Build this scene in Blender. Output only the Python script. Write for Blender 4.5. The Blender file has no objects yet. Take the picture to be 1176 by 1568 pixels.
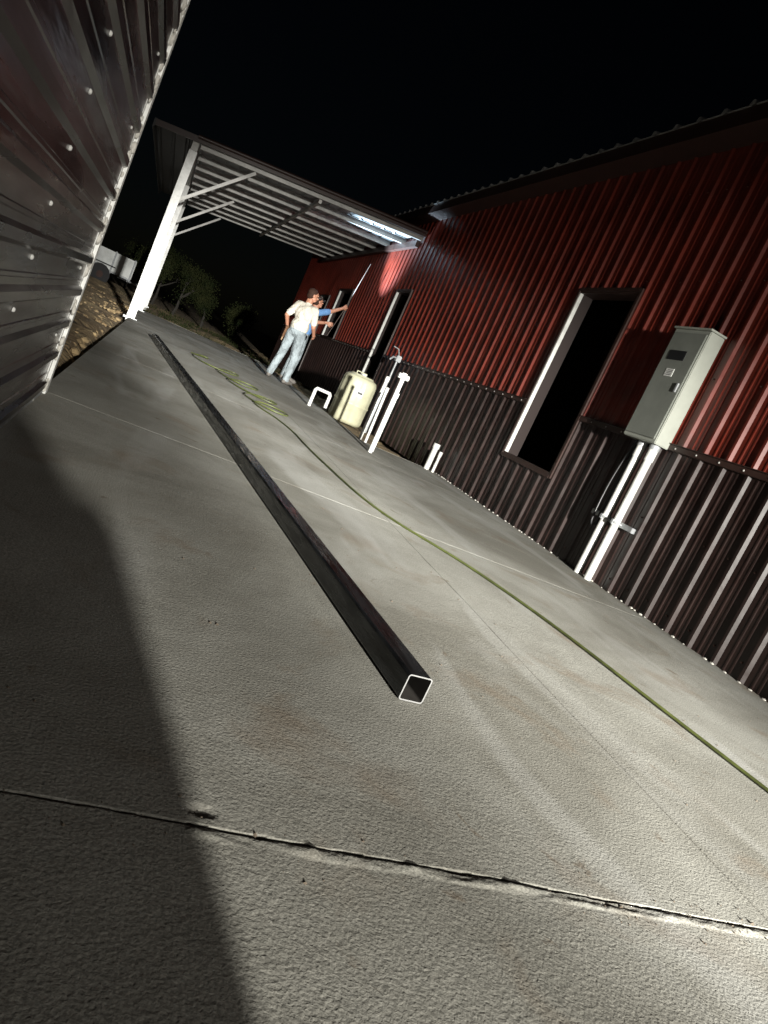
import bpy, bmesh, math, random
import numpy as np
from mathutils import Vector, Matrix, noise
random.seed(4); np.random.seed(4)
scn = bpy.context.scene
scn.view_settings.view_transform = 'Standard'
scn.view_settings.look = 'None'
scn.view_settings.exposure = 0
COL = scn.collection

# ------------------------------------------------------------ materials
def mat(name, base, rough=0.6, metal=0.0, var=0.0, vscale=4.0, bump=0.0, bscale=40.0, bdist=0.01, rvar=0.0, spec=0.5, col2=None, coat=0.0, aniso=None):
    m = bpy.data.materials.new(name); m.use_nodes = True
    nt = m.node_tree; N = nt.nodes; L = nt.links
    b = N['Principled BSDF']
    b.inputs['Base Color'].default_value = (*base, 1)
    b.inputs['Roughness'].default_value = rough
    b.inputs['Metallic'].default_value = metal
    b.inputs['Specular IOR Level'].default_value = spec
    if coat: b.inputs['Coat Weight'].default_value = coat
    tc = N.new('ShaderNodeTexCoord')
    src = tc.outputs['Object']
    if aniso:
        mp = N.new('ShaderNodeMapping'); mp.inputs['Scale'].default_value = aniso
        L.new(src, mp.inputs[0]); src = mp.outputs[0]
    if var > 0 or col2:
        n = N.new('ShaderNodeTexNoise'); n.inputs['Scale'].default_value = vscale
        n.inputs['Detail'].default_value = 4; n.inputs['Roughness'].default_value = 0.65
        L.new(src, n.inputs['Vector'])
        r = N.new('ShaderNodeValToRGB')
        c2 = col2 if col2 else tuple(min(1, c*(1+var)) for c in base)
        c1 = base if col2 else tuple(c*(1-var) for c in base)
        r.color_ramp.elements[0].position = 0.35; r.color_ramp.elements[0].color = (*c1, 1)
        r.color_ramp.elements[1].position = 0.65; r.color_ramp.elements[1].color = (*c2, 1)
        L.new(n.outputs['Fac'], r.inputs[0]); L.new(r.outputs[0], b.inputs['Base Color'])
    if rvar > 0:
        n2 = N.new('ShaderNodeTexNoise'); n2.inputs['Scale'].default_value = vscale*1.7
        n2.inputs['Detail'].default_value = 4
        L.new(src, n2.inputs['Vector'])
        mr = N.new('ShaderNodeMapRange'); mr.inputs[1].default_value = .3; mr.inputs[2].default_value = .7
        mr.inputs[3].default_value = max(.02, rough-rvar); mr.inputs[4].default_value = min(1, rough+rvar)
        L.new(n2.outputs['Fac'], mr.inputs[0]); L.new(mr.outputs[0], b.inputs['Roughness'])
    if bump > 0:
        n3 = N.new('ShaderNodeTexNoise'); n3.inputs['Scale'].default_value = bscale
        n3.inputs['Detail'].default_value = 3
        L.new(src, n3.inputs['Vector'])
        bp = N.new('ShaderNodeBump'); bp.inputs['Strength'].default_value = bump; bp.inputs['Distance'].default_value = bdist
        L.new(n3.outputs['Fac'], bp.inputs['Height']); L.new(bp.outputs[0], b.inputs['Normal'])
    return m

M_red   = mat('red_metal', (0.115,0.017,0.010), .37, 0, var=.3, vscale=2, bump=.15, bscale=6, bdist=.01, rvar=.08, spec=.5)
M_wain  = mat('dark_metal', (0.021,0.011,0.0095), .39, 0, var=.35, vscale=3, bump=.2, bscale=7, bdist=.01, rvar=.1, spec=.42)
M_trimd = mat('dark_trim', (0.030,0.015,0.012), .45, 0, var=.2, spec=.4)
M_left  = mat('left_metal', (0.024,0.014,0.014), .28, 0.0, var=.5, vscale=2.0, bump=.3, bscale=5, bdist=.012, rvar=.14, aniso=(1,.35,2.5))
M_white = mat('white_paint', (0.66,0.66,0.64), .5, 0, var=.18, vscale=7, bump=.1, bscale=60, bdist=.003)
M_pvc   = mat('pvc', (0.50,0.50,0.48), .4, 0, var=.14, vscale=10)
M_foam  = mat('caulk', (0.5,0.48,0.44), .8, 0, var=.15, vscale=30, bump=.6, bscale=80, bdist=.005)
M_screw = mat('screw', (0.35,0.34,0.32), .45, .1)
M_box   = mat('box_grey', (0.24,0.25,0.22), .5, 0, var=.08)
M_boxd  = mat('box_door_grey', (0.15,0.158,0.14), .5, 0, var=.1)
M_label = mat('label', (0.55,0.55,0.53), .5)
M_black = mat('black_plastic', (0.012,0.012,0.013), .4)
M_int   = mat('interior', (0.02,0.013,0.012), .9)
M_wood  = mat('stud_wood', (0.25,0.16,0.09), .8, var=.2)
M_steel = mat('mill_steel', (0.027,0.029,0.032), .28, .6, var=.7, vscale=5, bump=.12, bscale=60, bdist=.002, rvar=.16, aniso=(6,.5,6))
M_cut   = mat('cut_steel', (0.5,0.5,0.5), .4, .8)
M_tin   = mat('tube_inside', (0.06,0.055,0.05), .5, .3, var=.4)
M_galv  = mat('galvanised', (0.30,0.31,0.32), .45, .3, var=.2, vscale=9, rvar=.1)
M_purl  = mat('purlin_primer', (0.36,0.35,0.33), .5, .0, var=.2, vscale=6)
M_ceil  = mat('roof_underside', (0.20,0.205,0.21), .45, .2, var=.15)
M_over  = mat('overhang_shade', (0.025,0.025,0.026), .6, .0, var=.2)  # shade of the overhang put into a darker sheet colour
M_tank  = mat('tank_plastic', (0.42,0.41,0.29), .45, 0, var=.12, vscale=5)
M_hoseG = mat('hose_green', (0.055,0.066,0.016), .5, var=.5, vscale=5)
M_dirtg = mat('grit', (0.10,0.08,0.06), .95, var=.4, vscale=30)
M_leaf  = mat('foliage', (0.007,0.012,0.004), .9, 0, col2=(0.024,0.026,0.009), vscale=2, spec=.08)
M_bark  = mat('bark', (0.02,0.017,0.013), .9, var=.3)
M_skin  = mat('skin', (0.34,0.16,0.10), .55, var=.08, vscale=20)
M_hair  = mat('hair', (0.028,0.013,0.008), .8, var=.3, vscale=60, bump=.5, bscale=120, bdist=.004, spec=.2)
M_eye   = mat('eye', (0.02,0.015,0.01), .2)
M_shirtW= mat('white_shirt', (0.44,0.41,0.35), .9, var=.16, vscale=5, bump=1, bscale=9, bdist=.06)
M_shirtB= mat('blue_shirt', (0.08,0.18,0.36), .9, var=.12, vscale=6, bump=1, bscale=9, bdist=.05)
M_shirtD= mat('dark_shirt', (0.04,0.04,0.05), .9, bump=.6, bscale=9, bdist=.03)
M_jean  = mat('jeans', (0.19,0.22,0.235), .9, var=.35, vscale=5, bump=1, bscale=10, bdist=.06)
M_boot  = mat('boot', (0.10,0.09,0.08), .7, var=.3, vscale=20)
M_leath = mat('leather', (0.12,0.06,0.03), .6, var=.3, vscale=20)
M_wand  = mat('wand', (0.045,0.03,0.025), .6)

# concrete
def concrete():
    m = bpy.data.materials.new('concrete'); m.use_nodes=True
    nt=m.node_tree; N=nt.nodes; L=nt.links; b=N['Principled BSDF']
    tc=N.new('ShaderNodeTexCoord'); o=tc.outputs['Object']
    def nz(s,d=5,r=.6,vec=o,dist=0):
        n=N.new('ShaderNodeTexNoise'); n.inputs['Scale'].default_value=s; n.inputs['Detail'].default_value=d
        n.inputs['Roughness'].default_value=r; n.inputs['Distortion'].default_value=dist
        L.new(vec,n.inputs['Vector']); return n.outputs['Fac']
    def ramp(f,p0,c0,p1,c1):
        r=N.new('ShaderNodeValToRGB'); e=r.color_ramp.elements
        e[0].position=p0;e[0].color=(*c0,1);e[1].position=p1;e[1].color=(*c1,1); L.new(f,r.inputs[0]); return r.outputs[0]
    def mix(bt,fac,a,c):
        x=N.new('ShaderNodeMix'); x.data_type='RGBA'; x.blend_type=bt
        if isinstance(fac,float): x.inputs[0].default_value=fac
        else: L.new(fac,x.inputs[0])
        for i,v in ((6,a),(7,c)):
            if isinstance(v,tuple): x.inputs[i].default_value=(*v,1)
            else: L.new(v,x.inputs[i])
        return x.outputs[2]
    def mul(a,k):
        x=N.new('ShaderNodeMath'); x.operation='MULTIPLY'; x.inputs[1].default_value=k; L.new(a,x.inputs[0]); return x.outputs[0]
    def add(a,c2):
        x=N.new('ShaderNodeMath'); x.operation='ADD'; L.new(a,x.inputs[0]); L.new(c2,x.inputs[1]); return x.outputs[0]
    base=ramp(nz(.8,5,.62,dist=.4),.36,(.19,.182,.155),.64,(.35,.345,.31))
    g=ramp(nz(210,1,.6),.3,(.70,.70,.70),.72,(1.17,1.17,1.17))
    c=mix('MULTIPLY',1.0,base,g)
    st=ramp(nz(2.6,4,.6,dist=.6),.56,(0,0,0),.70,(1,1,1))
    c=mix('MIX',mul(st,.45),c,(.17,.12,.075))
    st2=ramp(nz(6.5,4,.62,dist=.8),.655,(0,0,0),.75,(1,1,1))
    c=mix('MIX',mul(st2,.75),c,(.115,.075,.042))
    mp=N.new('ShaderNodeMapping'); mp.inputs['Scale'].default_value=(1.4,.35,1); mp.inputs['Rotation'].default_value=(0,0,.4); L.new(o,mp.inputs[0])
    pl=ramp(nz(1.6,3,.5,mp.outputs[0],1.0),.53,(0,0,0),.68,(1,1,1))
    c=mix('MIX',mul(pl,.42),c,(.42,.42,.40))
    at=N.new('ShaderNodeAttribute'); at.attribute_name='joint'
    c=mix('MIX',at.outputs['Fac'],c,(.055,.045,.036))
    L.new(c,b.inputs['Base Color'])
    b.inputs['Roughness'].default_value=.85
    b.inputs['Specular IOR Level'].default_value=.3
    h1=nz(160,2,.5,dist=.3); h2=nz(11,2,.5)
    br=N.new('ShaderNodeMapping'); br.inputs['Scale'].default_value=(190,3,1); L.new(o,br.inputs[0])
    h3=nz(1.0,1,.5,br.outputs[0])
    hh=add(add(h1,mul(h2,.8)),mul(h3,.25))
    bp=N.new('ShaderNodeBump'); bp.inputs['Strength'].default_value=.75; bp.inputs['Distance'].default_value=.0026
    L.new(hh,bp.inputs['Height']); L.new(bp.outputs[0],b.inputs['Normal'])
    return m
M_conc=concrete()
M_dirt=mat('dirt',(0.15,0.10,0.05),.95,0,col2=(0.38,0.28,0.15),vscale=2.5,bump=1,bscale=14,bdist=.05)

# ------------------------------------------------------------ helpers
def mk(name, verts, faces, mats=(), fm=None, parent=None, smooth=False):
    me=bpy.data.meshes.new(name); me.from_pydata([tuple(v) for v in verts],[],[tuple(f) for f in faces])
    for m in mats: me.materials.append(m)
    if fm is not None: me.polygons.foreach_set('material_index', fm)
    if smooth: me.polygons.foreach_set('use_smooth',[True]*len(me.polygons))
    me.update(); ob=bpy.data.objects.new(name,me); COL.objects.link(ob)
    if parent: ob.parent=parent
    return ob
def empty(name,loc=(0,0,0)):
    e=bpy.data.objects.new(name,None); e.location=loc; e.empty_display_size=.2; COL.objects.link(e); return e
def fixn(ob):
    bm=bmesh.new(); bm.from_mesh(ob.data); bmesh.ops.recalc_face_normals(bm,faces=bm.faces); bm.to_mesh(ob.data); bm.free()
def box(name,lo,hi,m,parent=None,bev=0.0):
    bm=bmesh.new(); bmesh.ops.create_cube(bm,size=1)
    for v in bm.verts:
        v.co=Vector([(lo[i]+hi[i])/2+v.co[i]*(hi[i]-lo[i]) for i in range(3)])
    if bev>0: bmesh.ops.bevel(bm,geom=list(bm.edges),offset=bev,segments=2,affect='EDGES')
    me=bpy.data.meshes.new(name); bm.to_mesh(me); bm.free(); me.materials.append(m)
    ob=bpy.data.objects.new(name,me); COL.objects.link(ob)
    if parent: ob.parent=parent
    return ob
def beam(name,a,b,w,h,m,parent=None,up=(0,0,1),bev=0.0):
    a=Vector(a);b=Vector(b); d=(b-a); Ln=d.length; d.normalize()
    s=d.cross(Vector(up)).normalized(); u=s.cross(d)
    ob=box(name,(-w/2,0,-h/2),(w/2,Ln,h/2),m,None,bev)
    M=Matrix((s,d,u)).transposed()
    for v in ob.data.vertices: v.co=M@v.co+a
    if parent: ob.parent=parent
    return ob
def tube(name,pts,r,m,parent=None,segs=12,cap=True,smoothpath=False,cyc=False):
    cu=bpy.data.curves.new(name,'CURVE'); cu.dimensions='3D'
    if smoothpath:
        sp=cu.splines.new('NURBS'); sp.points.add(len(pts)-1)
        for p,q in zip(sp.points,pts): p.co=(*q,1)
        sp.use_endpoint_u=True; sp.order_u=4; sp.resolution_u=8
    else:
        sp=cu.splines.new('POLY'); sp.points.add(len(pts)-1)
        for p,q in zip(sp.points,pts): p.co=(*q,1)
    cu.bevel_depth=r; cu.bevel_resolution=max(1,segs//4); cu.use_fill_caps=cap
    to=bpy.data.objects.new('tmp',cu); COL.objects.link(to)
    dg=bpy.context.evaluated_depsgraph_get(); me=bpy.data.meshes.new_from_object(to.evaluated_get(dg))
    bpy.data.objects.remove(to); me.name=name; me.materials.clear(); me.materials.append(m)
    me.polygons.foreach_set('use_smooth',[True]*len(me.polygons))
    ob=bpy.data.objects.new(name,me); COL.objects.link(ob)
    if parent: ob.parent=parent
    return ob
def join(name,obs,parent=None):
    vs=[];fs=[];ms=[];fm=[]
    for o in obs:
        off=len(vs); vs+= [tuple(v.co) for v in o.data.vertices]
        idx=[]
        for m in o.data.materials:
            if m not in ms: ms.append(m)
            idx.append(ms.index(m))
        for p in o.data.polygons:
            fs.append([i+off for i in p.vertices]); fm.append(idx[p.material_index] if idx else 0)
    sm=[p.use_smooth for o in obs for p in o.data.polygons]
    for o in obs: bpy.data.objects.remove(o)
    ob=mk(name,vs,fs,ms,fm,parent); ob.data.polygons.foreach_set('use_smooth',sm); return ob
def screws(name,pts,r,axis,parent,m=None,h=.008):
    vs=[];fs=[]
    for p in pts:
        p=Vector(p); a=Vector(axis).normalized(); s=a.orthogonal().normalized(); t=a.cross(s); o=len(vs); n=8
        for k,(rr,hh) in enumerate(((r,0),(r,h*.5),(r*.55,h))):
            for i in range(n):
                th=2*math.pi*i/n; vs.append(p+s*math.cos(th)*rr+t*math.sin(th)*rr+a*hh)
        for k in range(2):
            for i in range(n): fs.append((o+k*n+i,o+k*n+(i+1)%n,o+(k+1)*n+(i+1)%n,o+(k+1)*n+i))
        fs.append([o+2*n+i for i in range(n)])
    return mk(name,vs,fs,[m or M_screw],None,parent)

# ------------------------------------------------------------ terrain
def lines(*segs):
    out=[]
    for a,b,s in segs:
        n=max(1,int(round((b-a)/s)))
        out+= [a+(b-a)*i/n for i in range(n)]
    out.append(segs[-1][1]); return out
gx=lines((-400,-40,60),(-40,-9,3),(-9,7,.16),(7,40,3),(40,400,60))
gy=lines((-400,-40,60),(-40,3,3),(3,30,.16),(30,60,2),(60,400,60))
vs=[];
for y in gy:
    for x in gx:
        z=-.10
        if -9<x<7 and 3<y<30:
            z+= .07*noise.fractal(Vector((x*.9,y*.9,0)),1,2,4)+.035*noise.noise(Vector((x*5,y*5,3)))
            if x<-.4: z+= .06+.14*min(1,max(0,(-.6-x)/2))
        if -.5<x<2.75 and y<18.1: z=min(z,-.16)
        if x>2.7 and y<8.6: z=-.16
        if x>=2.7 and 8.3<=y<21 : z=min(z,-.05)
        vs.append((x,y,z))
nx=len(gx); fs=[(j*nx+i,j*nx+i+1,(j+1)*nx+i+1,(j+1)*nx+i) for j in range(len(gy)-1) for i in range(nx-1)]
mk('ground',vs,fs,[M_dirt],smooth=True)

# ------------------------------------------------------------ slab
JY=[-4.92,-2.0,.92,3.84,6.76,9.68,12.6,15.52]; JX=1.6
sx=lines((-.37,1.56,.012),(1.56,1.64,.003),(1.64,2.7,.012),(2.7,3.72,.012))
segs=[];cur=-8
for j in JY:
    st=.0025 if j==.92 else (.005 if j==3.84 else .012)
    w=.055 if j==.92 else .03
    segs.append((cur,j-w,.12)); segs.append((j-w,j+w,st)); cur=j+w
segs.append((cur,18,.12)); sy=lines(*segs)
if 8.3 not in sy: sy=sorted(sy+[8.3])
vs=[];jt=[]
for y in sy:
    jn=min(JY,key=lambda q:abs(q-y))
    for x in sx:
        z=0;g=0
        if abs(y-jn)<.07:
            wob=.004*noise.noise(Vector((x*3,jn,0)))+.0015*noise.noise(Vector((x*22,jn,1)))
            d=y-jn-wob
            if jn==.92:
                hw=.0018+.0030*max(0,noise.noise(Vector((x*11,7,0))))+.002*max(0,noise.noise(Vector((x*55,2,0))))
            else: hw=.003 if jn==3.84 else .006
            if abs(d)<hw: z-=(.009 if jn==.92 else .006); g=1
            elif jn==.92:
                if x>.30 and -.030<d<-hw:
                    k=math.sin(math.pi*(-d-hw)/(.030-hw))
                    z+= k*(.0055*max(0,.4+noise.noise(Vector((x*9,y*30,5))))+.004*noise.noise(Vector((x*60,y*60,2))))
                ch=noise.noise(Vector((x*6,y*14,11)))
                if ch>.38 and abs(d)<.035: z-=.012*(ch-.38); g=max(g,.2)
        if abs(x-JX)<.04:
            d=x-JX-.004*noise.noise(Vector((y*2,4,0)))
            if abs(d)<.003+.002*noise.noise(Vector((y*30,9,0))): z-=.005; g=max(g,.8)
        z+= .005*noise.noise(Vector((x*.8,y*.8,20)))
        vs.append((x,y,z)); jt.append(g)
for i,v in enumerate(vs):
    d=math.hypot(v[0]-.315,(v[1]-.955)*1.3)+.006*noise.noise(Vector((v[0]*60,v[1]*60,0)))
    if d<.022: vs[i]=(v[0],v[1],v[2]-.009*(1-(d/.022)**2)); jt[i]=max(jt[i],.3)
nx=len(sx); fs=[]
for j in range(len(sy)-1):
    for i in range(nx-1):
        if sy[j]>=8.3-1e-6 and sx[i]>=2.7-1e-4: continue
        fs.append((j*nx+i,j*nx+i+1,(j+1)*nx+i+1,(j+1)*nx+i))
slab=mk('concrete_slab',vs,fs,[M_conc],smooth=True)
at=slab.data.attributes.new('joint','FLOAT','POINT'); at.data.foreach_set('value',jt)
box('slab_body',(-.368,-8,-.25),(2.697,17.998,-.02),M_conc,slab)
box('slab_body_near',(2.697,-8,-.25),(3.71,8.298,-.02),M_conc,slab)
def skirt(pts):
    v=[];f=[]
    for p in pts: v+=[(p[0],p[1],.0),(p[0],p[1],-.25)]
    for i in range(len(pts)-1): f.append((2*i,2*i+1,2*i+3,2*i+2))
    mk('slab_edge',v,f,[M_conc],None,slab)
skirt([(-.37,-8),(-.37,18),(2.7,18),(2.7,8.3),(3.72,8.3)])
v=[];f=[]
for k in range(260):
    x=random.uniform(-.3,2.4); y=.92+random.gauss(0,.03)-.012; r=random.uniform(.001,.003)*(1 if random.random()<.9 else 1.8)
    o=len(v); 
    for q in ((1,0,0),(-1,0,0),(0,1,0),(0,-1,0),(0,0,1)):
        v.append((x+q[0]*r*random.uniform(.7,1.3),y+q[1]*r*random.uniform(.7,1.3),.001+q[2]*r))
    f+=[(o,o+2,o+4),(o+2,o+1,o+4),(o+1,o+3,o+4),(o+3,o,o+4)]
for k in range(160):
    x=random.uniform(-.2,3.5); y=random.uniform(1.0,8); r=random.uniform(.002,.005)
    o=len(v)
    for q in ((1,0,0),(-1,0,0),(0,1,0),(0,-1,0),(0,0,1)):
        v.append((x+q[0]*r,y+q[1]*r,.0+q[2]*r))
    f+=[(o,o+2,o+4),(o+2,o+1,o+4),(o+1,o+3,o+4),(o+3,o,o+4)]
mk('concrete_crumbs',v,f,[M_dirtg])

# ------------------------------------------------------------ house
house=empty('metal_clad_house')
WX=3.70
OPEN=[(5.80,6.80,.60,2.40),(12.3,13.12,.72,2.37),(16.5,17.8,1.2,2.37),(18.8,19.8,-.1,2.2)]
P=.229
def prof(y0,y1):
    pts=[]; n0=int(math.floor(y0/P))-1; n1=int(math.ceil(y1/P))+1
    for n in range(n0,n1):
        b=n*P
        for dy,o in ((0,0),(.015,.020),(.036,.020),(.051,0),(.108,0),(.114,.004),(.126,.004),(.132,0),(.16,0),(.166,.004),(.178,.004),(.184,0)):
            pts.append((b+dy,o))
    def at(y):
        for (a,oa),(b,ob) in zip(pts,pts[1:]):
            if a<=y<=b: return oa+(ob-oa)*(y-a)/(b-a+1e-9)
        return 0
    ins=[y0,y1]+[q for o in OPEN for q in o[:2] if y0<q<y1]
    ps=[p for p in pts if y0<p[0]<y1]+[(q,at(q)) for q in ins]
    return sorted(ps)
def ribwall(name,x,y0,y1,z0,z1,m,parent):
    ps=prof(y0,y1); v=[];f=[]
    for (a,oa),(b,ob) in zip(ps,ps[1:]):
        if b-a<1e-6: continue
        mid=(a+b)/2; ivs=[(z0,z1)]
        for o in OPEN:
            if o[0]<mid<o[1]:
                nw=[]
                for (p,q) in ivs:
                    if o[2]>p: nw.append((p,min(q,o[2])))
                    if o[3]<q: nw.append((max(p,o[3]),q))
                ivs=[i for i in nw if i[1]-i[0]>1e-4]
        for p,q in ivs:
            n=len(v); v+=[(x-oa,a,p),(x-ob,b,p),(x-ob,b,q),(x-oa,a,q)]; f.append((n,n+3,n+2,n+1))
    return mk(name,v,f,[m],None,parent)
ribwall('upper_siding',WX,-9,24,1.18,3.86,M_red,house)
ribwall('wainscot_siding',WX-.002,-9,24,-.06,1.178,M_wain,house)
def runs(z):
    ys=-9;out=[]
    for o in OPEN:
        if o[2]<z<o[3]: out.append((ys,o[0]-.035)); ys=o[1]+.035
    out.append((ys,24)); return out
tr=[]
for a,b in runs(1.18):
    tr.append(box('t',(WX-.034,a,1.155),(WX-.001,b,1.20),M_trimd,None,.004))
    tr.append(box('t',(WX-.045,a,1.20),(WX-.001,b,1.206),M_trimd))
join('wainscot_trim',tr,house)
sc=[]
y=-2
while y<24:
    if not any(o[0]-.05<y<o[1]+.05 for o in OPEN):
        sc.append((WX-.034,y,1.176))
    y+=P
screws('trim_screws',sc,.007,(-1,0,0),house,h=.006)
sc=[]
y=math.floor(-2/P)*P+.08
while y<24:
    for z in (.10,.62,1.75,2.5,3.3):
        if not any(o[0]-.05<y<o[1]+.05 and o[2]<z<o[3] for o in OPEN): sc.append((WX-.003,y,z+random.uniform(-.01,.01)))
    y+=P
screws('panel_screws',sc,.007,(-1,0,0),house,m=mat('dark_screw',(.12,.06,.05),.4))
bm=bmesh.new()
y=0.5
while y<8.3:
    if random.random()<.85:
        s=random.uniform(.005,.012)
        r=bmesh.ops.create_icosphere(bm,subdivisions=1,radius=s)
        for w in r['verts']:
            w.co=Vector((w.co.x*1.1+WX-.022-random.uniform(0,.004),w.co.y*1.6+y,w.co.z*.7+.004))
    y+=random.uniform(.03,.14)
me=bpy.data.meshes.new('base_caulk'); bm.to_mesh(me); bm.free(); me.materials.append(M_foam)
ob=bpy.data.objects.new('base_caulk',me); COL.objects.link(ob); ob.parent=house
for k,(a,b,c,d) in enumerate(OPEN):
    w=.02
    t=[box('t',(WX-.030,b-w,c+w),(WX+.012,b,d-w),M_pvc,None,.002),
       box('t',(WX+.013,b-w,c+w),(WX+.13,b,d-w),M_int),
       box('t',(WX-.026,a,c+w),(WX+.13,a+w,d-w),M_trimd),
       box('t',(WX-.026,a,d-w),(WX+.13,b,d),M_trimd),
       box('t',(WX-.030,a,c),(WX+.13,b,c+w),M_trimd),
       box('t',(WX-.036,b+.001,c-.03),(WX-.002,b+.035,d+.03),M_trimd),
       box('t',(WX-.036,a-.035,c-.03),(WX-.002,a-.001,d+.03),M_trimd),
       box('t',(WX-.038,a-.001,d+.001),(WX-.002,b+.001,d+.035),M_trimd),
       box('t',(WX-.038,a-.001,c-.035),(WX-.002,b+.001,c-.001),M_trimd)]
    join('window_frame_%d'%(k+1) if k<3 else 'door_frame',t,house)
box('interior_floor',(WX+.14,-9,-.05),(13,24,.0),M_int,house)
box('back_wall',(13,-9,0),(13.1,24,3.8),M_int,house)
box('end_wall_far',(WX+.01,23.9,-.1),(13,24.0,3.85),M_red,house)
box('end_wall_near',(WX+.01,-9.0,-.1),(13,-8.9,3.85),M_red,house)
box('inner_partition',(WX+1.8,-8.8,.01),(WX+1.9,23.8,3.7),M_int,house)
def roofsheet(name,x0,z0,x1,z1,ya,yb,m,parent,pitch=.3048,hh=.03):
    v=[];f=[];ps=[]
    y=ya
    while y<yb:
        for dy,o in ((0,0),(.02,hh),(.045,hh),(.065,0)): ps.append((y+dy,o))
        y+=pitch
    ps.append((yb,0))
    for (y,o) in ps: v+=[(x0,y,z0+o),(x1,y,z1+o),(x0,y,z0-.004),]
    for i in range(len(ps)-1):
        f.append((3*i,3*i+1,3*i+4,3*i+3)); f.append((3*i,3*i+3,3*i+5,3*i+2))
    return mk(name,v,f,[m],None,parent)
M_roof=mat('roof_metal',(.30,.29,.28),.45,.2,var=.2)
roofsheet('roof_near',3.42,3.80,8.4,5.1,-9.2,24.2,M_roof,house,hh=.04)
roofsheet('roof_far',13.4,3.80,8.4,5.1,-9.2,24.2,M_roof,house)
v=[(3.45,-9,3.79),(8.4,-9,5.09),(13.3,-9,3.79),(3.45,24,3.79),(8.4,24,5.09),(13.3,24,3.79)]
mk('gable_fill',v,[(0,1,2),(3,5,4)],[M_red],None,house)
box('fascia',(3.44,-9.1,3.66),(3.462,24.1,3.80),M_trimd,house)
box('soffit',(3.462,-9.1,3.665),(3.699,24.1,3.68),M_trimd,house)

# ------------------------------------------------------------ electrical panel + conduits
ep=empty('electrical_panel')
box('cabinet',(3.535,4.49,1.15),(3.675,4.89,2.04),M_box,ep,.006)
box('door_panel',(3.524,4.508,1.18),(3.534,4.872,2.01),M_boxd,ep,.003)
box('lid',(3.518,4.48,2.041),(3.677,4.90,2.056),M_box,ep,.003)
box('meter_slot',(3.5205,4.62,1.79),(3.5245,4.81,1.865),M_black,ep)
box('label',(3.521,4.66,1.66),(3.5242,4.75,1.72),M_label,ep)
lab=[]
for i in range(4): lab.append(box('t',(3.5198,4.67,1.67+i*.012),(3.5212,4.74-.01*(i%2),1.674+i*.012),M_black))
join('label_print',lab,ep)
box('latch',(3.512,4.53,1.55),(3.5245,4.55,1.62),M_galv,ep,.002)
box('mount_bracket_top',(3.675,4.55,1.95),(3.70,4.82,1.99),M_galv,ep)
box('mount_bracket_low',(3.675,4.55,1.22),(3.70,4.82,1.26),M_galv,ep)
cd=empty('conduit_pipes')
for i,(yy,r,m) in enumerate(((4.57,.030,M_pvc),(4.72,.028,M_pvc))):
    tube('conduit_%d'%(i+1),[(3.62,yy,-.02),(3.62,yy,1.15)],r,m,cd,16)
    tube('coupling_%d'%(i+1),[(3.62,yy,1.02),(3.62,yy,1.11)],r*1.2,m,cd,16)
    tube('fitting_%d'%(i+1),[(3.62,yy,1.11),(3.62,yy,1.155)],r*1.35,M_galv,cd,8)
tube('black_conduit',[(3.64,4.82,.4),(3.64,4.82,1.16)],.014,M_black,cd)
tube('black_cable',[(3.63,4.80,1.17),(3.61,4.86,.9),(3.62,4.88,.55),(3.60,4.83,.35),(3.63,4.82,.42)],.009,M_black,cd,8,True,True)
box('strap',(3.645,4.40,.475),(3.69,4.95,.515),M_galv,cd,.003)
st=[]
for yy in (4.57,4.72):
    st.append(tube('t',[(3.675,yy-.038,.495),(3.62,yy-.038,.495),(3.583,yy-.015,.495),(3.583,yy+.015,.495),(3.62,yy+.038,.495),(3.675,yy+.038,.495)],.008,M_galv,None,8))
    st.append(box('t',(3.575,yy-.012,.475),(3.588,yy+.012,.515),M_galv,None,.002))
join('clamps',st,cd)

# ------------------------------------------------------------ left building
lb=empty('metal_shed')
LX=-.355
v=[];f=[];ps=[]
z=-.02;PL=.154
while z<3.9:
    for dz,o in ((0,0),(.045,0),(.058,.016),(.085,.016),(.098,0),(.118,.0),(.122,.003),(.132,.003),(.136,0)): ps.append((z+dz,o))
    z+=PL
ys2=[-9,-5,-2]+[i*.25 for i in range(0,15)]+[3.76]
for (zz,o) in ps:
    for y in ys2:
        v.append((LX+o+.0035*noise.noise(Vector((0,y*1.7,zz*2))),y,zz))
n=len(ys2)
f=[(j*n+i,j*n+i+1,(j+1)*n+i+1,(j+1)*n+i) for j in range(len(ps)-1) for i in range(n-1)]
mk('wall_siding',v,f,[M_left],None,lb)
sc=[]
for kk in range(25):
    zz=-.02+PL*kk+.025
    for y in (2.29,1.07,-.2,3.5): 
        if y==3.5 and kk%2: continue
        sc.append((LX+.001,y,zz))
screws('wall_screws',sc,.0075,(1,0,0),lb,m=mat('galv_screw',(.48,.48,.46),.5),h=.007)
t=[box('t',(LX-.03,3.765,-.05),(LX+.018,3.84,4.0),M_white,None,.004),
   box('t',(LX-.004,3.72,-.05),(LX+.003,3.765,4.0),M_white)]
join('corner_trim',t,lb)
bm=bmesh.new()
for kk in range(26):
    z0=-.02+PL*kk
    for q in range(5):
        s=random.uniform(.006,.016); r=bmesh.ops.create_icosphere(bm,subdivisions=2,radius=s)
        c=Vector((LX+.004+random.uniform(0,.010),3.752+random.uniform(-.025,.012),z0+random.choice((.0,.07,.07,.1))+random.uniform(-.02,.02)))
        for w in r['verts']: w.co=Vector((w.co.x*.8,w.co.y,w.co.z*1.8))*(1+.35*noise.noise(w.co*90+c*9))+c
me=bpy.data.meshes.new('closure_foam'); bm.to_mesh(me); bm.free(); me.materials.append(M_foam)
ob=bpy.data.objects.new('closure_foam',me); COL.objects.link(ob); ob.parent=lb
box('end_wall',(-8,3.70,-.15),(LX-.031,3.80,4.0),M_left,lb)
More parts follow.
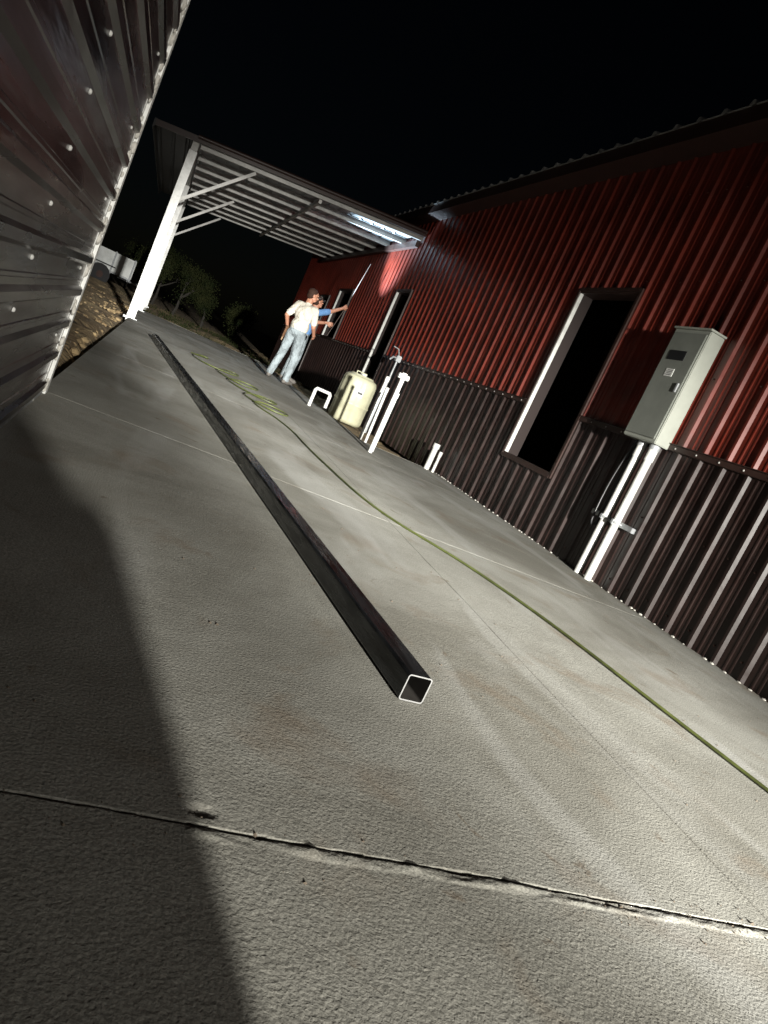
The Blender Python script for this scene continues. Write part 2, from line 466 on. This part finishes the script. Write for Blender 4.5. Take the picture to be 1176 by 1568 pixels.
box('far_wall',(-8,-9,-.15),(-7.9,3.7,4.0),M_left,lb)
box('near_wall',(-8,-9.1,-.15),(LX,-9,4.0),M_left,lb)
v=[(LX+.25,-9.3,3.95),(LX+.25,4.05,3.95),(-8.3,4.05,5.6),(-8.3,-9.3,5.6),(LX+.25,-9.3,4.0),(LX+.25,4.05,4.0),(-8.3,4.05,5.65),(-8.3,-9.3,5.65)]
o=mk('roof',v,[(0,1,2,3),(4,7,6,5),(0,4,5,1),(1,5,6,2),(2,6,7,3),(3,7,4,0)],[M_roof],None,lb)
box('base_angle',(LX+.0,-9,-.01),(LX+.006,3.76,.035),M_galv,lb)

# ------------------------------------------------------------ steel tube
A=Vector((0.895,1.53,0));B=Vector((.075,10.3,0)); S=.074; T=.0035; rc=.008
d=(B-A).normalized(); s=Vector((d.y,-d.x,0)); up=Vector((0,0,1))
def sq(h,r):
    out=[]
    for cx,cz,a0 in ((1,1,0),(-1,1,90),(-1,-1,180),(1,-1,270)):
        for q in range(4):
            a=math.radians(a0+q*30); out.append(((h-r)*cx+r*math.cos(a),(h-r)*cz+r*math.sin(a)))
    return out
out=sq(S/2,rc); inn=sq(S/2-T,rc-.003); n=len(out); v=[]
Y=[0,(B-A).length]
for loop in (out,inn):
    for l in Y:
        for a,b in loop: v.append(A+d*l+s*a+up*(b+S/2+.003))
f=[];fm=[]
for i in range(n):
    j=(i+1)%n
    f.append((i,j,n+j,n+i)); fm.append(0)
    f.append((2*n+j,2*n+i,3*n+i,3*n+j)); fm.append(2)
    f.append((j,i,2*n+i,2*n+j)); fm.append(1)
    f.append((n+i,n+j,3*n+j,3*n+i)); fm.append(1)
tb=mk('steel_square_tube',v,f,[M_steel,M_cut,M_tin],fm)
fixn(tb)

# ------------------------------------------------------------ hose
hp=[(2.42,.6),(2.39,1.2),(2.335,1.60),(2.25,2.11),(2.17,2.77),(1.93,3.5),(1.66,3.80),(1.53,4.2),(1.49,4.6),(1.44,5.2),(1.40,5.8),(1.42,6.4),(1.30,6.9)]
hose=empty('garden_hose')
tube('hose_run',[(x,y,.010) for x,y in [(2.5,-4),(2.5,-1)]+hp],.0062,M_hoseG,hose,10,True,True)
cp=[(1.30,6.9,.01)]
cx=[(1.05,7.4),(1.35,7.9),(1.65,7.5),(1.35,7.1),(.95,7.9),(1.5,8.6),(1.6,8.0),(1.1,8.2),(.9,9.0),(1.35,9.5),(1.5,9.0),(1.05,8.7),(.8,9.8),(1.25,10.4),(1.3,9.9),(.8,9.6),(.55,10.3),(.75,11.2),(1.0,11.0),(.6,10.6)]
cp+= [(x,y,.010+.012*(i%2)) for i,(x,y) in enumerate(cx)]
tube('hose_coils',cp,.0062,M_hoseG,hose,10,True,True)

# ------------------------------------------------------------ pvc
def pvc(base,h,r,tee=False,cap=True,lean=(0,0)):
    x,y,z=base; o=[]
    top=(x+lean[0],y+lean[1],z+h)
    o.append(tube('t',[base,top],r,M_pvc,None,16))
    if cap: o.append(tube('t',[(top[0],top[1],top[2]-.05),(top[0],top[1],top[2]+.01)],r*1.25,M_pvc,None,16))
    if tee:
        o.append(tube('t',[(top[0]-.06,top[1],top[2]-.03),(top[0]+.06,top[1],top[2]-.03)],r*1.18,M_pvc,None,16))
    return join('pvc_pipe',o)
pvc((2.50,7.35,-.01),.92,.024,True)
pvc((2.60,7.60,-.01),.70,.020)
pvc((2.68,8.45,-.1),.92,.022,lean=(.02,.01))
pvc((2.80,8.55,-.1),.80,.018,lean=(-.015,.02))
pvc((3.55,8.2,-.01),.34,.035)
pvc((3.60,8.1,-.01),.27,.018)
tube('pvc_standpipe',[(2.38,10.4,-.02),(2.38,10.4,.25),(2.40,10.4,.28),(2.60,10.42,.28),(2.62,10.42,.25),(2.62,10.42,.06)],.026,M_pvc,None,16)
hy=empty('yard_hydrant')
tube('riser',[(3.5,10.9,-.1),(3.5,10.9,1.15)],.018,M_galv,hy)
box('head',(3.46,10.84,1.13),(3.54,10.94,1.23),M_galv,hy,.01)
tube('spout',[(3.5,10.87,1.18),(3.4,10.84,1.18),(3.36,10.84,1.12)],.016,M_galv,hy)
tube('handle',[(3.5,10.9,1.22),(3.45,10.9,1.32),(3.36,10.9,1.33)],.009,M_galv,hy)

# ------------------------------------------------------------ tank
tk=empty('plastic_tank',(3.12,11.0,-.06))
prof2=[(0,0),(.22,0),(.255,.02),(.27,.06),(.272,.3),(.282,.31),(.282,.33),(.272,.34),(.27,.6),(.266,.68),(.245,.735),(.21,.755),(.19,.76),(.185,.78),(.12,.785),(0,.785)]
v=[];f=[];n=64
for (r,z) in prof2:
    for i in range(n):
        a=2*math.pi*i/n
        k=1/max(abs(math.cos(a))**4+abs(math.sin(a))**4,1e-6)**.25
        k=1+(k-1)*.45
        g=-.012 if (i%8 in(0,) and .05<z<.70) else 0
        v.append(((r*k+g)*math.cos(a),(r*k+g)*math.sin(a),z))
for j in range(len(prof2)-1):
    for i in range(n): f.append((j*n+i,j*n+(i+1)%n,(j+1)*n+(i+1)%n,(j+1)*n+i))
tkb=mk('tank_body',v,f,[M_tank],None,tk,True)
tube('tank_handle_1',[(-.08,.1,.76),(-.08,.1,.82),(.08,.1,.82),(.08,.1,.76)],.012,M_tank,tk,8)
tube('tank_cap',[(0,-.06,.77),(0,-.06,.81)],.045,M_pvc,tk,16)
box('tank_label',(-.06,-.2885,.45),(.04,-.2835,.58),M_label,tk)
box('tank_label_print',(-.05,-.2905,.5),(.03,-.2888,.53),M_black,tk)

# ------------------------------------------------------------ carport
cpv=empty('carport')
XF=-1.0; ZF=2.86
def zr(x): return 2.84+(x+1.0)*(3.34-2.84)/4.7
Y0,Y1=12.9,21.6
PX=-.36
v=[];f=[];ps=[];fm=[]
x=XF
while x<3.6:
    for dx,o in ((0,0),(.02,.02),(.05,.02),(.07,0)): ps.append((x+dx,o))
    x+=.23
ps.append((3.69,0))
for (x,o) in ps: v+=[(x,Y0-.05,zr(x)+.09+o),(x,Y1+.1,zr(x)+.09+o)]
for i in range(len(ps)-1): f.append((2*i,2*i+2,2*i+3,2*i+1)); fm.append(1 if ps[i][0]<PX else 0)  # same sheet, painted in its shaded colour beyond the posts
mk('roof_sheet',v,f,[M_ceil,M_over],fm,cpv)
o=[beam('t',(XF,Y0-.07,zr(XF)+.08),(3.66,Y0-.07,zr(3.66)+.08),.03,.09,M_trimd),
   tube('t',[(-.36,Y0-.09,zr(-.36)+.12),(3.66,Y0-.09,zr(3.66)+.12)],.035,M_trimd,None,12)]
join('front_fascia',o,cpv)
o=[]
ny=9
for i in range(ny):
    y=Y0+.08+(Y1-Y0-.3)*i/(ny-1)
    o.append(beam('t',(PX+.08,y,zr(PX+.08)+.03),(3.68,y,zr(3.68)+.03),.006,.11,M_purl))
    o.append(beam('t',(PX+.08,y-.033,zr(PX+.08)-.024),(3.68,y-.033,zr(3.68)-.024),.06,.005,M_purl))
join('purlins',o,cpv)
box('eave_beam',(PX-.05,Y0,zr(PX)-.09),(PX+.05,Y1,zr(PX)+.06),M_purl,cpv)
box('centre_beam',(1.75,Y0+.1,zr(1.8)-.09),(1.80,Y1,zr(1.8)-.03),M_purl,cpv)
box('ledger',(3.60,Y0+.1,zr(3.6)-.14),(3.675,Y1,zr(3.6)-.03),M_trimd,cpv)
o=[]
for y in (12.98,17.2,21.45):
    o.append(box('t',(PX-.065,y-.065,-.15),(PX+.065,y+.065,zr(PX)-.092),M_white,None,.006))
    o.append(box('t',(PX-.11,y-.11,-.02),(PX+.11,y+.11,.012),M_galv))
    o.append(beam('t',(PX+.06,y,2.05),(PX+1.0,y,zr(PX+1.0)-.04),.04,.05,M_purl))
    o.append(beam('t',(PX+.02,y+.1,2.1),(PX+.02,y+.8,zr(PX)-.10),.04,.05,M_purl,None,(1,0,0)))
join('posts_and_braces',o,cpv)
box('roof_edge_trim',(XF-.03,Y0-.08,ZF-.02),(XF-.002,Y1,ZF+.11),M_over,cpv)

# ------------------------------------------------------------ people
def sdf_cap(p,a,b,ra,rb):
    ab=b-a; t=np.clip(((p-a)@ab)/max(1e-9,ab@ab),0,1)
    return np.linalg.norm(p-(a+t[:,None]*ab),axis=1)-(ra+(rb-ra)*t)
def figure_mesh(name,prims,mats,voxel,parent,smooth_it=3):
    bm=bmesh.new()
    for p in prims:
        if p[0]=='c':
            a=Vector(p[1]);b=Vector(p[2]);ra,rb=p[3],p[4]
            for c,r in ((a,ra),(b,rb)):
                g=bmesh.ops.create_icosphere(bm,subdivisions=2,radius=r)
                for w in g['verts']: w.co+=c
            L_=(b-a).length
            if L_>1e-4:
                g=bmesh.ops.create_cone(bm,cap_ends=True,segments=16,radius1=ra,radius2=rb,depth=L_)
                q=(b-a).to_track_quat('Z','Y').to_matrix()
                for w in g['verts']: w.co=q@w.co+(a+b)/2
        else:
            g=bmesh.ops.create_icosphere(bm,subdivisions=3,radius=1)
            R=p[3]
            for w in g['verts']: w.co=R@Vector((w.co.x*p[2][0],w.co.y*p[2][1],w.co.z*p[2][2]))+Vector(p[1])
    me=bpy.data.meshes.new('tmp'); bm.to_mesh(me); bm.free()
    o=bpy.data.objects.new('tmp',me); COL.objects.link(o)
    r=o.modifiers.new('r','REMESH'); r.mode='VOXEL'; r.voxel_size=voxel; r.use_smooth_shade=True
    s=o.modifiers.new('s','SMOOTH'); s.iterations=smooth_it; s.factor=.5
    dg=bpy.context.evaluated_depsgraph_get(); me2=bpy.data.meshes.new_from_object(o.evaluated_get(dg))
    bpy.data.objects.remove(o)
    me2.name=name; me2.materials.clear()
    for m in mats: me2.materials.append(m)
    np_=len(me2.polygons); c=np.zeros(np_*3); me2.polygons.foreach_get('center',c); c=c.reshape(-1,3)
    best=np.full(np_,1e9); lab=np.zeros(np_,dtype=np.int32)
    for p in prims:
        if p[0]=='c': dd=sdf_cap(c,np.array(p[1],float),np.array(p[2],float),p[3],p[4])
        else:
            q=(c-np.array(p[1]))@np.array(p[3]); rr=np.array(p[2]); k=np.linalg.norm(q/rr,axis=1); dd=(k-1)*rr.min()
        mk_=dd<best; best[mk_]=dd[mk_]; lab[mk_]=p[-1]
    me2.polygons.foreach_set('material_index',lab); me2.polygons.foreach_set('use_smooth',[True]*np_)
    ob=bpy.data.objects.new(name,me2); COL.objects.link(ob); ob.parent=parent
    return ob
I3=Matrix.Identity(3)
def head(parent,c,yaw,pitch=0,name='head'):
    R=Matrix.Rotation(yaw,3,'Z')@Matrix.Rotation(pitch,3,'X'); c=Vector(c)
    def T(p): return tuple(R@Vector(p)+c)
    pr=[('e',T((0,-.005,.03)),(.075,.094,.085),R,0),('e',T((0,.030,-.045)),(.056,.062,.065),R,0),
        ('c',T((-.03,.055,-.085)),T((.03,.055,-.085)),.022,.022,0),
        ('c',T((0,.088,.015)),T((0,.108,-.022)),.009,.014,0),
        ('c',T((-.035,.083,.03)),T((.035,.083,.03)),.011,.011,0),
        ('c',T((-.018,.086,-.055)),T((.018,.086,-.055)),.009,.009,0),
        ('e',T((.076,-.005,-.005)),(.010,.018,.030),R,0),('e',T((-.076,-.005,-.005)),(.010,.018,.030),R,0),
        ('c',T((0,-.02,-.06)),T((0,-.03,-.15)),.055,.056,0),
        ('e',T((0,-.022,.052)),(.082,.094,.077),R,1),('e',T((0,-.05,-.005)),(.077,.062,.080),R,1),
        ('c',T((-.035,.060,-.092)),T((.035,.060,-.092)),.019,.019,1)]
    figure_mesh(name,pr,[M_skin,M_hair],.0065,parent,2)
    for sx_ in (-1,1):
        bm=bmesh.new(); bmesh.ops.create_icosphere(bm,subdivisions=2,radius=.011)
        me=bpy.data.meshes.new('eye'); bm.to_mesh(me); bm.free(); me.materials.append(M_eye)
        o=bpy.data.objects.new('eye',me); COL.objects.link(o); o.parent=parent; o.location=T((sx_*.03,.083,.008))
def hand(parent,wrist,direction,palm_n,side,curl=.5,name='hand'):
    w=Vector(wrist); d_=Vector(direction).normalized(); n_=Vector(palm_n); n_=(n_-d_*n_.dot(d_)).normalized(); t_=d_.cross(n_)*side
    def P_(a,b,c_): return w+d_*a+t_*b+n_*c_
    pr=[('c',tuple(P_(-.03,0,0)),tuple(P_(.01,0,0)),.027,.026,0)]
    for k,b in enumerate((-.030,-.010,.010,.030)):
        pr.append(('c',tuple(P_(.01,b*.6,0)),tuple(P_(.085,b,0)),.015,.0125,0))
    for b,Lf in ((.032,.070),(.011,.080),(-.011,.074),(-.031,.058)):
        p0=(.088,b,0); a=0; pts=[P_(*p0)]; x,zz=.088,0
        for j,fr in enumerate((.45,.3,.25)):
            a+=curl*(.75+.25*j); x+=math.cos(a)*Lf*fr; zz+=math.sin(a)*Lf*fr; pts.append(P_(x,b*(1+.05*j),zz))
        for j in range(3): pr.append(('c',tuple(pts[j]),tuple(pts[j+1]),.0095-.001*j,.0088-.001*j,0))
    pr+= [('c',tuple(P_(.02,.022,.003)),tuple(P_(.05,.052,.012)),.014,.011,0),('c',tuple(P_(.05,.052,.012)),tuple(P_(.082,.058,.028)),.0105,.009,0)]
    figure_mesh(name,pr,[M_skin],.0042,parent,1)

def person(name,loc,yaw,J,shirt,pants,headc,headyaw,headpitch=0):
    e=empty(name,loc); e.rotation_euler=(0,0,yaw)
    pr=[]
    for s_,k in ((1,'R'),(-1,'L')):
        h,kn,an,to=J['hip'+k],J['kn'+k],J['an'+k],J['toe'+k]
        pr+= [('c',h,kn,.100,.074,2),('c',kn,an,.073,.066,2)]
        av=Vector(an); tv=Vector(to); heel=av-(tv-av).normalized()*.03
        pr+= [('c',tuple(av-Vector((0,0,.03))),to,.048,.038,3),('c',(heel.x,heel.y,.045),(to[0],to[1],.035),.043,.034,3)]
        sh,el,wr=Vector(J['sh'+k]),Vector(J['el'+k]),Vector(J['wr'+k])
        md=sh.lerp(el,.78)
        pr+= [('c',tuple(sh),tuple(md),.066,.062,0),('c',tuple(md),tuple(el),.045,.042,1),('c',tuple(el),tuple(wr),.043,.029,1)]
    pv,ch,nk=Vector(J['pelvis']),Vector(J['chest']),Vector(J['neck'])
    zax=(ch-pv).normalized(); xax=Vector((1,0,0)); yax=zax.cross(xax).normalized(); xax=yax.cross(zax); R=Matrix((xax,yax,zax)).transposed()
    pr+= [('e',tuple(pv),(.165,.125,.13),R,2),('e',tuple(pv.lerp(ch,.30)),(.178,.140,.17),R,0),('e',tuple(ch),(.19,.135,.19),R,0),
          ('c',J['shR'],J['shL'],.066,.066,0),('c',tuple(nk.lerp(ch,.35)),tuple(nk),.075,.058,0),
          ('c',tuple(nk),tuple(Vector(headc)+Vector((0,-.02,-.08))),.056,.052,1)]
    figure_mesh('body',pr,[shirt,M_skin,pants,M_boot],.013,e,3)
    head(e,headc,headyaw,headpitch)
    return e
J=dict(pelvis=(0,0,.96),chest=(0,.01,1.28),neck=(0,.0,1.47),
 hipR=(.09,0,.90),knR=(.13,.04,.50),anR=(.16,-.02,.10),toeR=(.20,.15,.045),
 hipL=(-.09,0,.90),knL=(-.14,.03,.50),anL=(-.18,-.04,.10),toeL=(-.24,.12,.045),
 shR=(.175,0,1.41),elR=(.25,.02,1.13),wrR=(.22,.22,1.00),
 shL=(-.175,0,1.41),elL=(-.29,-.06,1.15),wrL=(-.29,.10,.98))
m1=person('man_in_white_shirt',(2.30,13.2,0),math.radians(-38),J,M_shirtW,M_jean,(0,.03,1.635),math.radians(-42))
hand(m1,(-.29,.10,.98),(.1,.7,-.7),(1,0,0),1,.45,'hand_left')
hand(m1,(.22,.22,1.00),(-.2,.9,-.2),(-1,0,0),-1,.5,'hand_right')
o=[box('t',(-.245,-.03,.82),(-.175,.10,.98),M_leath,None,.015),box('t',(-.26,.0,.76),(-.21,.07,.88),M_leath,None,.01)]
join('tool_pouch',o,m1)
tube('hammer_handle',[(-.255,.03,.70),(-.245,.03,.96)],.014,M_wood,m1)
J=dict(pelvis=(0,0,.98),chest=(0,.01,1.31),neck=(0,.0,1.50),
 hipR=(.09,0,.92),knR=(.12,.03,.51),anR=(.14,-.02,.10),toeR=(.18,.15,.045),
 hipL=(-.09,0,.92),knL=(-.11,.05,.51),anL=(-.14,.02,.10),toeL=(-.17,.19,.045),
 shR=(.18,.02,1.45),elR=(.22,.27,1.60),wrR=(.20,.49,1.76),
 shL=(-.18,.02,1.44),elL=(-.22,.26,1.30),wrL=(-.05,.42,1.38))
m2=person('man_in_blue_shirt',(2.64,14.5,0),math.radians(-75),J,M_shirtB,M_jean,(0,.04,1.67),math.radians(5),math.radians(14))
hand(m2,(.20,.49,1.76),(-.1,.7,.6),(-1,.1,0),-1,.85,'hand_right')
hand(m2,(-.05,.42,1.38),(.3,.8,.1),(1,0,0),1,.85,'hand_left')
tube('spray_wand',[(-.0,.50,1.15),(.15,.565,1.80),(.30,.62,2.75)],.009,M_wand,m2,8)
tube('headlamp_band',[(.086*math.cos(a),.04+.1*math.sin(a),1.735) for a in [i*math.pi/12 for i in range(25)]],.009,M_black,m2,8)
box('headlamp_body',(-.03,.135,1.715),(.03,.17,1.755),M_black,m2,.006)

# photographer crouching behind the camera (casts the shadow on the slab)
J=dict(pelvis=(.12,-.72,.36),chest=(.11,-.56,.68),neck=(.08,-.50,.86),
 hipR=(.20,-.70,.32),knR=(.40,-.32,.56),anR=(.42,-.42,.10),toeR=(.45,-.24,.045),
 hipL=(.02,-.70,.32),knL=(-.12,-.30,.50),anL=(-.14,-.42,.10),toeL=(-.16,-.24,.045),
 shR=(.28,-.52,.80),elR=(.33,-.32,.62),wrR=(.05,-.12,.67),
 shL=(-.07,-.52,.82),elL=(-.20,-.30,.60),wrL=(-.12,-.12,.67))
pg=person('photographer',(.055,0,0),0,J,M_shirtD,M_jean,(.05,-.44,1.02),0)
hand(pg,(.05,-.12,.67),(-.2,.8,.3),(-1,0,0),-1,.8,'hand_right')
hand(pg,(-.12,-.12,.67),(.2,.8,.3),(1,0,0),1,.8,'hand_left')
box('phone',(-.095,-.045,.62),(-.015,-.036,.77),M_black,pg,.002)
bk=empty('shadow_blocker',(.25,-.165,0)); v=[];f=[];n=32  # unseen bin added to close a lit gap in the photographer's shadow
pp=[(0,.005),(.13,.005),(.148,.60),(.156,.60),(.156,.62),(.142,.62),(.125,.02),(0,.02)]
for r,z in pp:
    for i in range(n): a=2*math.pi*i/n; v.append((r*math.cos(a),r*math.sin(a),z))
for j in range(len(pp)-1):
    for i in range(n): f.append((j*n+i,j*n+(i+1)%n,(j+1)*n+(i+1)%n,(j+1)*n+i))
mk('blocker_shell',v,f,[M_black],None,bk,True)

# ------------------------------------------------------------ bushes
def bush(name,x,y,h,w,seed,nleaf=4200):
    rnd=random.Random(seed); e=empty(name,(x,y,-.1)); br=[]
    tips=[]
    def limb(p,d,L_,r,dep):
        q=p+d*L_; mid=p+d*L_*.5+Vector((rnd.uniform(-.06,.06),rnd.uniform(-.06,.06),0))*L_
        br.append((p,mid,r,r*.8)); br.append((mid,q,r*.8,r*.55))
        if dep==0: tips.append(q); return
        for k in range(3 if dep>1 else 4):
            dd=(d+Vector((rnd.gauss(0,.55),rnd.gauss(0,.55),rnd.uniform(-.1,.5)))).normalized()
            limb(q,dd,L_*rnd.uniform(.6,.85),r*.5,dep-1)
        tips.append(q)
    limb(Vector((0,0,0)),Vector((rnd.uniform(-.1,.1),0,1)).normalized(),h*.28,.06,3)
    v=[];f=[]
    for a,b,ra,rb in br:
        d_=(b-a).normalized(); s_=d_.orthogonal().normalized(); t_=d_.cross(s_); o_=len(v)
        for c,r in ((a,ra),(b,rb)):
            for i in range(6): th=i*math.pi/3; v.append(c+s_*math.cos(th)*r+t_*math.sin(th)*r)
        for i in range(6): f.append((o_+i,o_+(i+1)%6,o_+6+(i+1)%6,o_+6+i))
    mk('trunk_and_limbs',v,f,[M_bark],None,e)
    v=[];f=[]
    tp=[t for t in tips if rnd.random()<.8]
    for k in range(nleaf):
        c=rnd.choice(tp)+Vector((rnd.gauss(0,.13*w),rnd.gauss(0,.13*w),rnd.gauss(0,.11*w)))
        if c.z<.1: continue
        a=Vector((rnd.gauss(0,1),rnd.gauss(0,1),rnd.gauss(0,1))).normalized(); b=a.orthogonal().normalized()
        s1=rnd.uniform(.02,.05); s2=s1*.5; o_=len(v)
        v+=[c-a*s1,c+b*s2,c+a*s1,c-b*s2]; f.append((o_,o_+1,o_+2,o_+3))
    mk('leaves',v,f,[M_leaf],None,e)
bush('shrub',-.5,24,1.9,1.1,1); bush('shrub',.45,26.5,2.3,1.2,2); bush('shrub',1.5,27,1.7,1.1,3); bush('shrub',-.3,29,2.6,1.3,6)
bush('shrub',-1.5,32,2.6,1.3,5); bush('shrub',2.6,26,1.4,1.2,8)
v=[];f=[]
rnd=random.Random(9)
for k in range(6000):
    y=rnd.uniform(18.3,27); x=rnd.uniform(-1.5,3.4)
    if noise.noise(Vector((x*1.2,y*1.2,0)))<.1: continue
    h=rnd.uniform(.05,.18); a=rnd.uniform(0,6.28); o_=len(v); z=-.1
    v+=[(x-.006,y,z),(x+.006,y,z),(x+math.cos(a)*h*.5,y+math.sin(a)*h*.5,z+h)]; f.append((o_,o_+1,o_+2))
mk('weeds',v,f,[M_leaf])
bm=bmesh.new()
for k in range(520):
    x=-.45-abs(rnd.gauss(0,1.1)); y=rnd.uniform(4,19); s=rnd.uniform(.01,.05)
    g=bmesh.ops.create_icosphere(bm,subdivisions=1,radius=s)
    c=Vector((x,y,-.06+.10*min(1,max(0,(-.6-x)/2))+.02))
    for w in g['verts']: w.co=Vector((w.co.x,w.co.y,w.co.z*.7))*(1+.5*noise.noise(w.co*30+c))+c
me=bpy.data.meshes.new('dirt_clods'); bm.to_mesh(me); bm.free(); me.materials.append(M_dirt)
o=bpy.data.objects.new('dirt_clods',me); COL.objects.link(o)

# ------------------------------------------------------------ utility trailer in the distance
M_trl=mat('trailer_white',(.42,.43,.42),.5,var=.15)
ut=empty('utility_trailer',(-2.15,24,-.05)); ut.rotation_euler=(0,0,math.radians(25))
o=[box('t',(-.95,-.6,.45),(.95,.6,.50),M_galv),
   box('t',(-.95,-.62,.50),(.95,-.59,1.05),M_trl),box('t',(-.95,.59,.50),(.95,.62,1.05),M_trl),
   box('t',(-.97,-.58,.50),(-.94,.58,1.05),M_trl),box('t',(.94,-.58,.5),(.97,.58,1.05),M_trl)]
for x in (-.9,-.3,.3,.9): o.append(box('t',(x-.02,-.65,.42),(x+.02,-.621,1.08),M_galv))
join('bed',o,ut)
for yy in (-.68,.62):
    w=tube('wheel',[(0,yy-.07,.3),(0,yy+.07,.3)],.3,M_black,ut,24)
    tube('hub',[(0,yy-.08,.3),(0,yy+.08,.3)],.10,M_trimd,ut,16)
    box('fender',(-.38,yy-.1,.62),(.38,yy+.1,.65),M_black,ut,.01)
tube('drawbar',[(.95,-.4,.42),(1.9,0,.42),(.95,.4,.42)],.03,M_galv,ut,8)

# ------------------------------------------------------------ work light behind the camera, plus an added fill stand
M_em=bpy.data.materials.new('lens_glow'); M_em.use_nodes=True; bb=M_em.node_tree.nodes['Principled BSDF']; bb.inputs['Emission Color'].default_value=(1,.97,.9,1); bb.inputs['Emission Strength'].default_value=5
def lampstand(LP):
    wl=empty('tripod_work_or_fill_light')
    tube('mast',[(LP.x,LP.y-.08,.02),(LP.x,LP.y-.08,LP.z+.05)],.02,M_black,wl)
    for a in (90,210,330):
        tube('leg',[(LP.x,LP.y-.08,.7),(LP.x+.5*math.cos(math.radians(a)),LP.y-.08+.5*math.sin(math.radians(a)),.015)],.013,M_black,wl)
    box('crossbar',(LP.x-.25,LP.y-.1,LP.z-.02),(LP.x+.25,LP.y-.06,LP.z+.02),M_black,wl)
    for sx_ in (-1,1):
        c=LP.x+sx_*.14
        box('lamp_head',(c-.09,LP.y-.05,LP.z-.07),(c+.09,LP.y-.002,LP.z+.07),M_black,wl,.01)
        box('lamp_lens',(c-.075,LP.y-.001,LP.z-.055),(c+.075,LP.y+.003,LP.z+.055),M_em,wl)
    return wl
LP=Vector((1.5,-6.2,1.95)); wl=lampstand(LP)
LP_FILL=Vector((3.0,-5.2,2.3)); wl_fill=lampstand(LP_FILL)  # unseen second stand, added only to brighten the shadowed slab
def spot(name,loc,target,power,size,blend,col,rad,parent):
    l=bpy.data.lights.new(name,'SPOT'); l.energy=power; l.spot_size=math.radians(size); l.spot_blend=blend; l.color=col; l.shadow_soft_size=rad
    o=bpy.data.objects.new(name,l); COL.objects.link(o); o.location=loc
    o.rotation_euler=(Vector(target)-Vector(loc)).to_track_quat('-Z','Y').to_euler(); 
    if parent: o.parent=parent
    return o
OF=Vector((0,.16,0))
def aim(az,el,L0=LP):
    a=math.radians(az);e=math.radians(el); return L0+OF+Vector((math.sin(a)*math.cos(e),math.cos(a)*math.cos(e),math.sin(e)))
spot('flood_beam',LP+OF,aim(4,-13.5),5600,47,.9,(1,.97,.89),.12,wl)
spot('mid_beam',LP+OF,aim(3.5,-7.5),20000,25,1.0,(1,.98,.91),.12,wl)
spot('long_beam',LP+OF,aim(-1.5,-4.3),29000,17,1.0,(1,.985,.93),.10,wl)
spot('added_fill_beam',LP_FILL+OF,aim(-18,-24,LP_FILL),520,84,.9,(1,.96,.88),.14,wl_fill)  # added fill light, lifts the photographer's shadow
hl=spot('headlamp_beam',(2.86,14.45,1.78),(3.45,14.0,3.2),2300,75,.8,(.60,.82,1),.02,None)
bpy.context.view_layer.update(); hl.parent=m2; hl.matrix_parent_inverse=m2.matrix_world.inverted()

# ------------------------------------------------------------ world + faint moon
w=bpy.data.worlds.new('World'); scn.world=w; w.use_nodes=True
N=w.node_tree.nodes; L=w.node_tree.links
sk=N.new('ShaderNodeTexSky'); sk.sky_type='NISHITA'; sk.sun_disc=False; sk.sun_elevation=math.radians(20); sk.sun_rotation=math.radians(160)
L.new(sk.outputs[0],N['Background'].inputs[0]); N['Background'].inputs[1].default_value=.0003
sl=bpy.data.lights.new('moon','SUN'); sl.energy=.006; sl.angle=math.radians(.5); sl.color=(.9,.95,1)
so=bpy.data.objects.new('moon',sl); COL.objects.link(so); so.rotation_euler=(math.radians(50),0,math.radians(20))

# ------------------------------------------------------------ camera
psi=math.radians(21.8); th=math.radians(9.0); ro=math.radians(24.65)
F=Vector((math.sin(psi)*math.cos(th),math.cos(psi)*math.cos(th),-math.sin(th)))
R0=Vector((math.cos(psi),-math.sin(psi),0)); U0=Vector((math.sin(psi)*math.sin(th),math.cos(psi)*math.sin(th),math.cos(th)))
right=R0*math.cos(ro)+U0*math.sin(ro); upv=-R0*math.sin(ro)+U0*math.cos(ro)
cam=bpy.data.cameras.new('camera'); co=bpy.data.objects.new('camera',cam); COL.objects.link(co)
M=Matrix((right,upv,-F)).transposed().to_4x4(); M.translation=Vector((0,0,.70)); co.matrix_world=M
cam.sensor_fit='VERTICAL'; cam.sensor_height=24; cam.lens=24*1100/1568; cam.clip_end=1500; cam.clip_start=.02
scn.camera=co
